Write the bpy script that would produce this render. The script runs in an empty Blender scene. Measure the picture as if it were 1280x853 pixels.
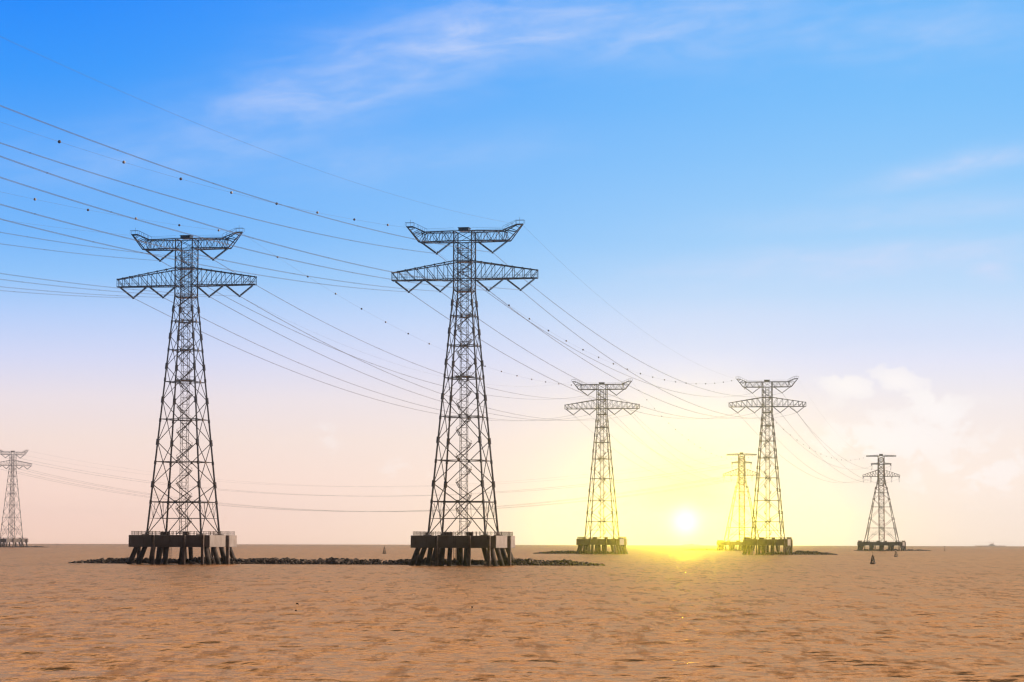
import bpy, bmesh, math, random
import numpy as np
from mathutils import Vector, Matrix, noise
random.seed(7)
R = math.radians
sc = bpy.context.scene
COL = sc.collection

# ------------------------------------------------------------------ camera
CAM_H, PITCH, ROLL, FPX = 8.0, R(4.28), R(0.15), 3340.0
cam_d = bpy.data.cameras.new('camera')
cam_d.sensor_fit = 'HORIZONTAL'
cam_d.sensor_width = 36.0
cam_d.lens = FPX / 1280.0 * 36.0
cam_d.clip_start = 1.0
cam_d.clip_end = 60000.0
cam = bpy.data.objects.new('camera', cam_d)
cam.matrix_world = (Matrix.Translation((0, 0, CAM_H)) @ Matrix.Rotation(R(90) + PITCH, 4, 'X')
                    @ Matrix.Rotation(ROLL, 4, 'Z'))
COL.objects.link(cam)
sc.camera = cam

# ------------------------------------------------------------------ render / exposure
sc.view_settings.view_transform = 'Standard'
sc.view_settings.look = 'None'
sc.view_settings.exposure = 0.35
sc.view_settings.gamma = 1.0
sc.view_settings.use_curve_mapping = False
sc.render.engine = 'CYCLES'
cy = sc.cycles
cy.use_denoising = True
cy.denoiser = 'OPENIMAGEDENOISE'
cy.denoising_input_passes = 'RGB_ALBEDO_NORMAL'
cy.max_bounces = 5
cy.diffuse_bounces = 2
cy.glossy_bounces = 2
cy.volume_bounces = 0
cy.sample_clamp_direct = 0.0
cy.sample_clamp_indirect = 4.0
cy.filter_width = 1.3
cy.caustics_reflective = False
cy.caustics_refractive = False

# ------------------------------------------------------------------ node helpers
def lin(c):
    return tuple(((v / 255.0) / 12.92 if v / 255.0 <= 0.04045 else ((v / 255.0 + 0.055) / 1.055) ** 2.4) for v in c)

class NT:
    def __init__(s, tree):
        s.t = tree
        for n in list(tree.nodes):
            tree.nodes.remove(n)
    def n(s, typ, **kw):
        nd = s.t.nodes.new(typ)
        for k, v in kw.items():
            setattr(nd, k, v)
        return nd
    def put(s, sock, v):
        if v is None:
            return
        if hasattr(v, 'is_linked') or hasattr(v, 'links'):
            s.t.links.new(v, sock)
        else:
            sock.default_value = v
    def m(s, op, a, b=None, c=None, clamp=False):
        nd = s.n('ShaderNodeMath', operation=op, use_clamp=clamp)
        for i, v in enumerate((a, b, c)):
            s.put(nd.inputs[i], v)
        return nd.outputs[0]
    def smooth(s, x, lo, hi, a=0.0, b=1.0):
        nd = s.n('ShaderNodeMapRange', interpolation_type='SMOOTHSTEP')
        for i, v in enumerate((x, lo, hi, a, b)):
            s.put(nd.inputs[i], v)
        return nd.outputs[0]
    def mix(s, f, a, b, blend='MIX'):
        nd = s.n('ShaderNodeMix', data_type='RGBA', blend_type=blend)
        nd.clamp_factor = True
        s.put(nd.inputs[0], f); s.put(nd.inputs[6], a); s.put(nd.inputs[7], b)
        return nd.outputs[2]
    def ramp(s, x, stops, interp='LINEAR'):
        nd = s.n('ShaderNodeValToRGB')
        cr = nd.color_ramp
        cr.interpolation = interp
        while len(cr.elements) < len(stops):
            cr.elements.new(0.5)
        for e, (p, c) in zip(cr.elements, stops):
            e.position = p
            e.color = (*c[:3], 1.0)
        s.put(nd.inputs[0], x)
        return nd.outputs[0]
    def vec(s, x, y, z):
        nd = s.n('ShaderNodeCombineXYZ')
        s.put(nd.inputs[0], x); s.put(nd.inputs[1], y); s.put(nd.inputs[2], z)
        return nd.outputs[0]
    def noise(s, v, scale, detail=4.0, rough=0.55, dist=0.0):
        nd = s.n('ShaderNodeTexNoise')
        s.put(nd.inputs['Vector'], v)
        nd.inputs['Scale'].default_value = scale
        nd.inputs['Detail'].default_value = detail
        nd.inputs['Roughness'].default_value = rough
        nd.inputs['Distortion'].default_value = dist
        return nd.outputs[0]

# ------------------------------------------------------------------ light directions
SUN_AZ, SUN_EL = R(3.72), R(0.42)        # the low sun over the horizon

# ------------------------------------------------------------------ sky
world = bpy.data.worlds.new('World')
sc.world = world
world.use_nodes = True
world.cycles.sampling_method = 'MANUAL'
world.cycles.sample_map_resolution = 2048
w = NT(world.node_tree)
tc = w.n('ShaderNodeTexCoord').outputs['Generated']
sx = w.n('ShaderNodeSeparateXYZ'); w.put(sx.inputs[0], tc)
X, Y, Z = sx.outputs
DEG = 57.29578
el = w.m('MULTIPLY', w.m('ARCSINE', Z), DEG)
az = w.m('MULTIPLY', w.m('ARCTAN2', X, Y), DEG)

def elev(y):
    return 4.28 + math.degrees(math.atan((426.5 - y) / 3340.0))
EMIN, EMAX = -1.0, 14.0
def stops(rows):
    out = [((elev(y) - EMIN) / (EMAX - EMIN), lin(c)) for y, c in rows]
    return sorted(out)
left = stops([(-140, (26, 120, 245)), (0, (36, 141, 255)), (100, (60, 156, 255)), (200, (95, 173, 255)), (300, (120, 186, 255)),
              (350, (147, 200, 255)), (400, (188, 213, 255)), (450, (217, 222, 250)), (500, (241, 229, 234)),
              (550, (249, 227, 217)), (600, (252, 221, 206)), (650, (253, 215, 197)), (685, (254, 213, 190))])
right = stops([(-140, (80, 165, 250)), (0, (100, 184, 255)), (100, (118, 192, 255)), (200, (143, 203, 255)), (300, (168, 215, 255)),
               (350, (188, 222, 255)), (400, (211, 229, 255)), (450, (232, 234, 253)), (500, (247, 239, 241)),
               (550, (254, 239, 231)), (600, (255, 237, 225)), (650, (255, 234, 220)), (685, (255, 231, 212))])
ef = w.m('DIVIDE', w.m('SUBTRACT', el, EMIN), EMAX - EMIN, clamp=True)
base = w.mix(w.smooth(az, -12.0, 10.0), w.ramp(ef, left), w.ramp(ef, right))

# cirrus and cumulus, fixed to directions in the sky
skyv = w.vec(az, w.m('MULTIPLY', el, 1.0), 0.0)
def region(a0, e0, sa, se, tilt=0.0):
    da = w.m('SUBTRACT', az, a0)
    de = w.m('SUBTRACT', w.m('SUBTRACT', el, e0), w.m('MULTIPLY', da, tilt))
    q = w.m('ADD', w.m('POWER', w.m('ABSOLUTE', w.m('DIVIDE', da, sa)), 2.0), w.m('POWER', w.m('ABSOLUTE', w.m('DIVIDE', de, se)), 2.0))
    return w.m('EXPONENT', w.m('MULTIPLY', q, -1.0))
def px(x, y):
    return math.degrees(math.atan((x - 640) / 3340.0)), elev(y)
strk = w.vec(w.m('MULTIPLY', w.m('ADD', az, w.m('MULTIPLY', el, 0.6)), 0.5), w.m('SUBTRACT', w.m('MULTIPLY', el, 1.9), w.m('MULTIPLY', az, 0.26)), 0.0)
n1 = w.smooth(w.noise(strk, 0.9, 6.0, 0.55, 0.5), 0.34, 0.74)
n2 = w.smooth(w.noise(strk, 2.2, 5.0, 0.6, 0.3), 0.30, 0.75)
cir = w.m('MULTIPLY', w.m('ADD', w.m('MULTIPLY', n1, 0.75), w.m('MULTIPLY', n2, 0.25)), 1.0)
reg = None
for (x, y, sxp, syp, tilt, k) in ((430, 110, 3.6, 0.75, 0.25, 0.80), (600, 45, 3.6, 0.75, 0.16, 0.95), (800, 30, 4.6, 0.9, 0.0, 0.62), (1120, 40, 5.0, 0.8, -0.02, 0.4),
                                  (1205, 212, 1.9, 0.26, 0.20, 0.9), (1090, 328, 4.2, 0.40, 0.06, 1.0), (1240, 342, 0.6, 0.26, -0.1, 1.2), (950, 415, 6.5, 0.55, 0.02, 0.7), (1150, 270, 4.0, 0.35, 0.08, 0.45),
                                  (230, 190, 3.8, 0.7, 0.12, 0.36), (480, 200, 3.5, 0.5, 0.1, 0.3)):
    a0, e0 = px(x, y)
    g = w.m('MULTIPLY', region(a0, e0, sxp, syp, tilt), k)
    reg = g if reg is None else w.m('MAXIMUM', reg, g)
base = w.mix(w.m('MULTIPLY', reg, w.m('ADD', w.m('MULTIPLY', cir, 0.66), 0.24)), base, (*lin((214, 225, 254)), 1))
n3 = w.noise(w.vec(az, w.m('MULTIPLY', el, 1.25), 0.0), 1.7, 8.0, 0.58, 0.25)
regc = None
for (x, y, sxp, syp, tilt, k) in ((1062, 482, 0.6, 0.26, -0.15, 1.0), (1125, 478, 0.55, 0.3, -0.2, 1.0), (1170, 512, 0.85, 0.5, -0.45, 1.0), (1120, 545, 1.7, 0.6, 0.0, 0.8),
                                  (400, 545, 0.4, 0.5, 0.0, 0.28), (1235, 590, 2.0, 0.5, 0.0, 0.5), (540, 590, 1.2, 0.4, 0.0, 0.2)):
    a0, e0 = px(x, y)
    g = w.m('MULTIPLY', region(a0, e0, sxp, syp, tilt), k)
    regc = g if regc is None else w.m('MAXIMUM', regc, g)
cum = w.smooth(w.m('ADD', n3, w.m('MULTIPLY', regc, 0.36)), 0.56, 0.72)
base = w.mix(w.m('MULTIPLY', w.m('MULTIPLY', cum, w.m('POWER', regc, 0.6)), 0.9), base, (1.03, 0.98, 0.97, 1))

# bright warm sky added above the view, to brighten the water's reflections
base = w.mix(w.smooth(el, 11.8, 16.5), base, (1.15, 0.96, 0.85, 1))
# the evening sky away from the sun is darker
front = w.smooth(w.m('ABSOLUTE', az), 15.0, 95.0, 1.0, 0.07)
base = w.mix(1.0, base, w.vec(front, front, front), 'MULTIPLY')

# bright patch added to the unseen sky at right, to light right-hand faces
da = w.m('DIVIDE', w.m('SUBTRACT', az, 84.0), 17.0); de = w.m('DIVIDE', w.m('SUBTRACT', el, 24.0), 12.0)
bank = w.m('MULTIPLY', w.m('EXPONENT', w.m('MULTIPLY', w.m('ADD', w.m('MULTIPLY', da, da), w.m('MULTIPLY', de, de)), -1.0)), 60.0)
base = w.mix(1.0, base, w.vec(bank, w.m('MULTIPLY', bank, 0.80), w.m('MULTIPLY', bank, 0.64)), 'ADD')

# physical sky overhead
nish = w.n('ShaderNodeTexSky', sky_type='NISHITA', sun_disc=False)
nish.sun_elevation = SUN_EL
nish.sun_rotation = SUN_AZ
nish.altitude = 0.0
nish.dust_density = 2.0
bgN = w.n('ShaderNodeBackground'); w.put(bgN.inputs[0], w.mix(1.0, nish.outputs[0], w.vec(front, front, front), 'MULTIPLY')); bgN.inputs[1].default_value = 0.15
# glow round the sun, by angle from its direction
sd = Vector((math.sin(SUN_AZ) * math.cos(SUN_EL), math.cos(SUN_AZ) * math.cos(SUN_EL), math.sin(SUN_EL)))
dot = w.n('ShaderNodeVectorMath', operation='DISTANCE')
w.put(dot.inputs[0], tc); dot.inputs[1].default_value = sd
ang = w.m('MULTIPLY', dot.outputs['Value'], DEG)
def gauss(s):
    return w.m('EXPONENT', w.m('MULTIPLY', w.m('POWER', w.m('DIVIDE', ang, s), 2.0), -1.0))
gain = w.m('ADD', 0.97, w.m('MULTIPLY', w.m('EXPONENT', w.m('DIVIDE', el, -0.95)), 0.56))
gain = w.m('MINIMUM', gain, 1.8)
base = w.mix(1.0, base, w.vec(gain, gain, gain), 'MULTIPLY')
base = w.mix(w.m('MULTIPLY', gauss(2.8), 0.22), base, (1.3, 1.1, 0.80, 1))
base = w.mix(w.m('MULTIPLY', gauss(1.1), 0.95), base, (1.3, 1.16, 0.24, 1))
core = w.m('MULTIPLY', gauss(0.27), 1.2)
base = w.mix(1.0, base, w.vec(core, core, core), 'ADD')
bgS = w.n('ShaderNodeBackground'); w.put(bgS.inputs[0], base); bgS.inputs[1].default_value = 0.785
mx = w.n('ShaderNodeMixShader')
w.put(mx.inputs[0], w.smooth(el, 20.0, 36.0))
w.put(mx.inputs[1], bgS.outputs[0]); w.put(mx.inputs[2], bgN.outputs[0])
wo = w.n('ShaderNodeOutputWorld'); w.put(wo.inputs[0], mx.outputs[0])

# ------------------------------------------------------------------ sun lamp
ld = bpy.data.lights.new('sun', 'SUN')
ld.energy = 0.055                    # a setting sun, seen through the haze
ld.angle = R(0.5)
ld.color = (1.0, 0.76, 0.03)
lo = bpy.data.objects.new('sun', ld)
lv = Vector((math.sin(SUN_AZ) * math.cos(SUN_EL), math.cos(SUN_AZ) * math.cos(SUN_EL), math.sin(SUN_EL)))
lo.rotation_euler = lv.to_track_quat('Z', 'Y').to_euler()
lo.location = lv * 500
COL.objects.link(lo)

# ------------------------------------------------------------------ placing: pixel column + distance -> point on the sea
ER = 7.4e6
def sea_z(x, y):
    return -(x * x + y * y) / (2 * ER)
def spot(pxx, Yd, pyy=690.0):
    a, b = pxx - 640.0, 426.5 - pyy
    c, s = math.cos(ROLL), math.sin(ROLL)
    x, y = (a * c - b * s) / FPX, (a * s + b * c) / FPX
    c, s = math.cos(PITCH), math.sin(PITCH)
    t = Yd / (c - y * s)
    return Vector((x * t, Yd, sea_z(x * t, Yd)))

# ------------------------------------------------------------------ materials
def mat(name):
    m = bpy.data.materials.new(name)
    m.use_nodes = True
    return m, NT(m.node_tree)
def simple(name, c0, c1, scale, rough=0.7, metallic=0.0, bump=0.0, spec=0.4):
    m, t = mat(name)
    pos = t.n('ShaderNodeTexCoord').outputs['Object']
    nz = t.noise(pos, scale, 5.0, 0.6)
    col = t.mix(t.smooth(nz, 0.35, 0.68), (*c0, 1), (*c1, 1))
    b = t.n('ShaderNodeBsdfPrincipled')
    t.put(b.inputs['Base Color'], col)
    b.inputs['Roughness'].default_value = rough
    b.inputs['Metallic'].default_value = metallic
    b.inputs['Specular IOR Level'].default_value = spec
    if bump:
        bp = t.n('ShaderNodeBump'); bp.inputs['Strength'].default_value = bump; bp.inputs['Distance'].default_value = 0.2
        t.put(bp.inputs['Height'], t.noise(pos, scale * 3, 6.0)); t.put(b.inputs['Normal'], bp.outputs[0])
    o = t.n('ShaderNodeOutputMaterial'); t.put(o.inputs[0], b.outputs[0])
    return m
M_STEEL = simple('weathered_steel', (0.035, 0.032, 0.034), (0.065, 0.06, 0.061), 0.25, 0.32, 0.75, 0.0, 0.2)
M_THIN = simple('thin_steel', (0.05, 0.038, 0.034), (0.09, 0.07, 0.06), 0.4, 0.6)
M_INS = simple('insulator_glaze', (0.02, 0.018, 0.022), (0.035, 0.03, 0.03), 1.0, 0.6, 0, 0, 0.15)
M_WIRE = simple('aluminium_wire', (0.10, 0.10, 0.11), (0.14, 0.14, 0.15), 0.05, 0.4, 0.8)
M_BALL = simple('marker_ball_paint', (0.035, 0.022, 0.02), (0.05, 0.03, 0.025), 0.8, 0.5)
M_BALLW = simple('white_ball_paint', (0.30, 0.28, 0.27), (0.38, 0.36, 0.35), 0.8, 0.5)
M_FEND = simple('fender_steel', (0.09, 0.065, 0.055), (0.2, 0.15, 0.125), 0.5, 0.8)
M_ROCK = simple('rock', (0.028, 0.021, 0.016), (0.15, 0.112, 0.088), 0.30, 0.9, 0, 0.6)
M_BUOY = simple('buoy_paint', (0.05, 0.035, 0.025), (0.09, 0.06, 0.04), 1.2, 0.6)
M_CLOTH = simple('flag_cloth', (0.02, 0.015, 0.012), (0.04, 0.03, 0.025), 3.0, 0.9)
M_SHIP = simple('ship_paint', (0.6, 0.5, 0.46), (0.7, 0.6, 0.55), 0.02, 0.7)
M_ISLE = simple('island_scrub', (0.05, 0.06, 0.03), (0.1, 0.09, 0.05), 0.02, 0.9)

# banded lift shaft (aviation bands: fixed heights of the thing itself)
M_SHAFT, t = mat('banded_shaft')
pos = t.n('ShaderNodeTexCoord').outputs['Object']
sz = t.n('ShaderNodeSeparateXYZ'); t.put(sz.inputs[0], pos)
band = t.m('GREATER_THAN', t.m('FRACT', t.m('DIVIDE', sz.outputs[2], 12.0)), 0.5)
b = t.n('ShaderNodeBsdfPrincipled')
t.put(b.inputs['Base Color'], t.mix(band, (0.28, 0.10, 0.07, 1), (0.34, 0.25, 0.21, 1)))
b.inputs['Roughness'].default_value = 0.6
o = t.n('ShaderNodeOutputMaterial'); t.put(o.inputs[0], b.outputs[0])

# pile concrete with a wet, weedy band up to the high-tide mark
M_PILE, t = mat('pile_concrete')
pos = t.n('ShaderNodeTexCoord').outputs['Object']
sz = t.n('ShaderNodeSeparateXYZ'); t.put(sz.inputs[0], pos)
nz = t.noise(pos, 0.6, 5.0, 0.6)
col = t.mix(t.smooth(nz, 0.35, 0.68), (0.045, 0.034, 0.028, 1), (0.10, 0.078, 0.064, 1))
tide = t.smooth(t.m('ADD', sz.outputs[2], t.m('MULTIPLY', nz, 1.6)), 2.3, 2.7, 1.0, 0.0)
col = t.mix(tide, col, (0.022, 0.02, 0.013, 1))
b = t.n('ShaderNodeBsdfPrincipled'); t.put(b.inputs['Base Color'], col); b.inputs['Roughness'].default_value = 0.8
b.inputs['Specular IOR Level'].default_value = 0.25
o = t.n('ShaderNodeOutputMaterial'); t.put(o.inputs[0], b.outputs[0])

# deck concrete with rust streaks running down from the rim
M_DECK, t = mat('deck_concrete')
pos = t.n('ShaderNodeTexCoord').outputs['Object']
mp = t.n('ShaderNodeMapping'); t.put(mp.inputs[0], pos); mp.inputs['Scale'].default_value = (0.9, 0.9, 0.10)
st = t.smooth(t.noise(mp.outputs[0], 1.3, 5.0, 0.65), 0.52, 0.75)
bl = t.noise(pos, 0.22, 5.0)
col = t.mix(t.smooth(bl, 0.3, 0.7), (0.20, 0.165, 0.148, 1), (0.30, 0.255, 0.235, 1))
col = t.mix(t.m('MULTIPLY', st, 0.6), col, (0.13, 0.07, 0.045, 1))
b = t.n('ShaderNodeBsdfPrincipled'); t.put(b.inputs['Base Color'], col); b.inputs['Roughness'].default_value = 0.9
bp = t.n('ShaderNodeBump'); bp.inputs['Strength'].default_value = 0.3; t.put(bp.inputs['Height'], t.noise(pos, 1.5, 6.0)); t.put(b.inputs['Normal'], bp.outputs[0])
o = t.n('ShaderNodeOutputMaterial'); t.put(o.inputs[0], b.outputs[0])

# muddy estuary water
M_SEA, t = mat('muddy_water')
pos = t.n('ShaderNodeNewGeometry').outputs['Position']
def wav(scale, sxx, syy, detail, rough=0.6, off=0.0, dist=0.4):
    mp = t.n('ShaderNodeMapping'); t.put(mp.inputs[0], pos)
    mp.inputs['Rotation'].default_value = (0, 0, R(14))
    mp.inputs['Location'].default_value = (off, off * 0.7, off * 0.3)
    mp.inputs['Scale'].default_value = (sxx, syy, 1.0)
    return t.noise(mp.outputs[0], scale, detail, rough, dist)
h1 = wav(0.05, 0.6, 1.0, 3.0, 0.55, 11.0)
h2 = wav(0.34, 0.5, 1.0, 3.0, 0.6, 31.0)
h3 = wav(1.3, 0.6, 1.0, 3.0, 0.6, 71.0)
hh = t.m('ADD', t.m('ADD', t.m('MULTIPLY', h1, 1.6), t.m('MULTIPLY', h2, 0.30)), t.m('MULTIPLY', h3, 0.10))
bp = t.n('ShaderNodeBump'); bp.inputs['Strength'].default_value = 1.0; bp.inputs['Distance'].default_value = 1.0
t.put(bp.inputs['Height'], hh)
silt = wav(0.006, 1.0, 2.5, 4.0, 0.55, 5.0)
col = t.mix(t.smooth(silt, 0.35, 0.65), (0.20, 0.080, 0.022, 1), (0.25, 0.105, 0.030, 1))
glint_fleck = t.m('MULTIPLY', t.smooth(wav(1.5, 0.55, 0.5, 2.0, 0.5, 17.0, 0.0), 0.735, 0.77), t.smooth(h1, 0.45, 0.6))
col = t.mix(glint_fleck, col, (0.8, 0.77, 0.74, 1))      # white flecks painted into the water colour as sun glints
bd = t.n('ShaderNodeBump'); bd.inputs['Strength'].default_value = 0.7; bd.inputs['Distance'].default_value = 1.0
t.put(bd.inputs['Height'], hh)
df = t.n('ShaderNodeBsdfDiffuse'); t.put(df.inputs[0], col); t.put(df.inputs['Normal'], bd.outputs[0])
gl = t.n('ShaderNodeBsdfGlossy'); gl.inputs[0].default_value = (1.0, 0.56, 0.262, 1); gl.inputs['Roughness'].default_value = 0.25
t.put(gl.inputs['Normal'], bp.outputs[0])
fr = t.n('ShaderNodeFresnel'); fr.inputs[0].default_value = 1.33; t.put(fr.inputs[1], bp.outputs[0])
ms = t.n('ShaderNodeMixShader')
wind = t.m('ADD', t.m('MULTIPLY', wav(0.55, 1.0, 0.12, 3.0, 0.65, 3.0, 0.2), 1.7), t.m('MULTIPLY', wav(0.06, 0.5, 0.10, 3.0, 0.6, 9.0, 0.2), 0.3))
t.put(ms.inputs[0], t.m('MINIMUM', t.m('MULTIPLY', fr.outputs[0], t.smooth(wind, 0.66, 1.34, 0.42, 1.42)), 0.80))   # wind-ruffled and smooth streaks
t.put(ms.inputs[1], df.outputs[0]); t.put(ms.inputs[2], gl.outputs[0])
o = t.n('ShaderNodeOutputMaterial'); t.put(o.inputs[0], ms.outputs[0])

# ------------------------------------------------------------------ mesh helpers
def tube(bm, p, q, r0, r1=None, n=6):
    p, q = Vector(p), Vector(q)
    r1 = r0 if r1 is None else r1
    d = q - p
    if d.length < 1e-6:
        return
    d.normalize()
    u = d.cross(Vector((0, 0, 1)))
    if u.length < 1e-3:
        u = d.cross(Vector((1, 0, 0)))
    u.normalize(); v = d.cross(u)
    a, c = [], []
    for i in range(n):
        t = 2 * math.pi * (i + 0.5) / n
        o_ = u * math.cos(t) + v * math.sin(t)
        a.append(bm.verts.new(p + o_ * r0)); c.append(bm.verts.new(q + o_ * r1))
    for i in range(n):
        j = (i + 1) % n
        bm.faces.new((a[i], a[j], c[j], c[i]))
    bm.faces.new(a[::-1]); bm.faces.new(c)
def box(bm, x0, x1, y0, y1, z0, z1, bev=0.0):
    g = bmesh.ops.create_cube(bm, size=1.0)
    vs = g['verts']
    for v in vs:
        v.co = Vector((x0 if v.co.x < 0 else x1, y0 if v.co.y < 0 else y1, z0 if v.co.z < 0 else z1))
    if bev:
        es = list({e for v in vs for e in v.link_edges})
        bmesh.ops.bevel(bm, geom=es, offset=bev, segments=1, affect='EDGES')
def lathe(bm, prof, n=12, at=(0, 0, 0)):
    rings = []
    for r, z in prof:
        rings.append([bm.verts.new((at[0] + r * math.cos(2 * math.pi * i / n), at[1] + r * math.sin(2 * math.pi * i / n), at[2] + z)) for i in range(n)])
    for A, B in zip(rings, rings[1:]):
        for i in range(n):
            j = (i + 1) % n
            bm.faces.new((A[i], A[j], B[j], B[i]))
    bm.faces.new(rings[0][::-1]); bm.faces.new(rings[-1])
def obj(name, bm, m, parent=None, smooth=False):
    bmesh.ops.recalc_face_normals(bm, faces=bm.faces[:])
    me = bpy.data.meshes.new(name)
    bm.to_mesh(me); bm.free()
    me.materials.append(m)
    if smooth:
        for p in me.polygons:
            p.use_smooth = True
    o_ = bpy.data.objects.new(name, me)
    COL.objects.link(o_)
    if parent:
        o_.parent = parent
    return o_
def tag(o_, label=None, cat=None, group=None, kind=None):
    if label: o_['label'] = label
    if cat: o_['category'] = cat
    if group: o_['group'] = group
    if kind: o_['kind'] = kind
    return o_
def empty(name, loc=(0, 0, 0), rz=0.0):
    o_ = bpy.data.objects.new(name, None)
    o_.location = loc; o_.rotation_euler = (0, 0, rz)
    o_.empty_display_size = 0.5
    COL.objects.link(o_)
    return o_
def copy_tree(o_, parent=None):
    c = o_.copy(); COL.objects.link(c); c.parent = parent
    for ch in list(o_.children):
        copy_tree(ch, c)
    return c
NB = bmesh.new

# ------------------------------------------------------------------ the sea: one sheet following the curve of the earth, with real waves
rad = [6.0]
while rad[-1] < 11300:
    d_ = rad[-1]
    if d_ < 105: st_ = max(1.0, d_ * 0.12)
    elif d_ < 1100: st_ = 0.32 + (d_ - 105) / 700.0
    else: st_ = d_ * min(0.035, 0.0016 + (d_ - 1100) * 0.00005)
    rad.append(d_ + st_)
rad = np.array(rad)
azs = list(np.radians(np.arange(-21.0, 21.0001, 0.09)))
azs += list(np.radians(np.linspace(21.0, 339.0, 112)[1:-1]))
azs = np.array(azs)
RR, AA = np.meshgrid(rad, azs, indexing='ij')
XX, YY = RR * np.sin(AA), RR * np.cos(AA)
rg = np.random.default_rng(5)
WZ = np.zeros_like(XX)
step = np.gradient(rad)[:, None] * np.ones_like(XX)
for i in range(80):
    lam = 1.0 * 5.2 ** rg.random()
    th = math.radians(196) + rg.normal() * 0.42           # wind sea running roughly towards the camera
    k_ = 2 * math.pi / lam
    amp = 0.0054 * lam ** 0.78 * (0.5 + rg.random())
    fade = np.clip((lam / step - 2.0) / 1.5, 0, 1)
    ph = k_ * (XX * math.sin(th) + YY * math.cos(th)) + rg.random() * 6.283
    gust = 0.85 + 0.3 * np.sin(XX / 61.0 + i) * np.sin(YY / 83.0 + 1.7 * i)
    WZ += amp * fade * gust * (np.sin(ph) + 0.18 * np.sin(2 * ph + 1.57))
WZ *= np.clip((math.radians(20.9) - np.abs(((AA + math.pi) % (2 * math.pi)) - math.pi)) / math.radians(3.5), 0, 1)
ZZ = WZ - RR ** 2 / (2 * ER)
nr, na = XX.shape
verts = np.empty((nr * na + 1, 3)); verts[:-1, 0] = XX.ravel(); verts[:-1, 1] = YY.ravel(); verts[:-1, 2] = ZZ.ravel(); verts[-1] = 0
ii, jj = np.meshgrid(np.arange(nr - 1), np.arange(na), indexing='ij')
j2 = (jj + 1) % na
quads = np.stack([ii * na + jj, ii * na + j2, (ii + 1) * na + j2, (ii + 1) * na + jj], -1).reshape(-1, 4)[:, ::-1]
tris = np.stack([np.full(na, nr * na), (np.arange(na) + 1) % na, np.arange(na)], -1)
me = bpy.data.meshes.new('sea')
me.vertices.add(len(verts)); me.vertices.foreach_set('co', verts.ravel())
nl = quads.size + tris.size
me.loops.add(nl); me.loops.foreach_set('vertex_index', np.concatenate([quads.ravel(), tris.ravel()]))
me.polygons.add(len(quads) + len(tris))
me.polygons.foreach_set('loop_start', np.concatenate([np.arange(len(quads)) * 4, quads.size + np.arange(len(tris)) * 3]))
me.update(calc_edges=True); me.validate()
me.polygons.foreach_set('use_smooth', np.ones(len(me.polygons), bool))
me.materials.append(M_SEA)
sea = bpy.data.objects.new('sea', me); COL.objects.link(sea)
tag(sea, kind='structure')

# ------------------------------------------------------------------ haze
hm, t = mat('haze')
pv = t.n('ShaderNodeVolumePrincipled')
pv.inputs['Color'].default_value = (1.0, 1.0, 1.0, 1)
pv.inputs['Density'].default_value = 0.00008
pv.inputs['Anisotropy'].default_value = 0.98
o = t.n('ShaderNodeOutputMaterial'); t.put(o.inputs['Volume'], pv.outputs[0])
bm = NB(); box(bm, -11400, 11400, -11400, 11400, -10.0, 124.0)
haze = obj('haze', bm, hm)
tag(haze, kind='stuff')

# ------------------------------------------------------------------ cup-topped suspension pylon
A_BASE, Z_BASE, A_TOP, Z_WAIST, Z_TOP = 9.55, 9.9, 3.0, 90.6, 110.2
def half(z):
    if z >= Z_WAIST:
        return A_TOP
    return A_BASE + (A_TOP - A_BASE) * (z - Z_BASE) / (Z_WAIST - Z_BASE)
NODES = [9.9, 26.7, 41.0, 55.3, 66.7, 77.0, 86.3]
CROSS = [20.85, 34.1, 48.4, 62.2, 72.3, 81.8]
CORN = [(-1, -1), (1, -1), (1, 1), (-1, 1)]
def corner(k, z, hf=half):
    return Vector((CORN[k][0] * hf(z), CORN[k][1] * hf(z), z))
def face_pt(k, s, z, hf=half):        # s 0..1 along face k at height z
    return corner(k, z, hf).lerp(corner((k + 1) % 4, z, hf), s)

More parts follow.
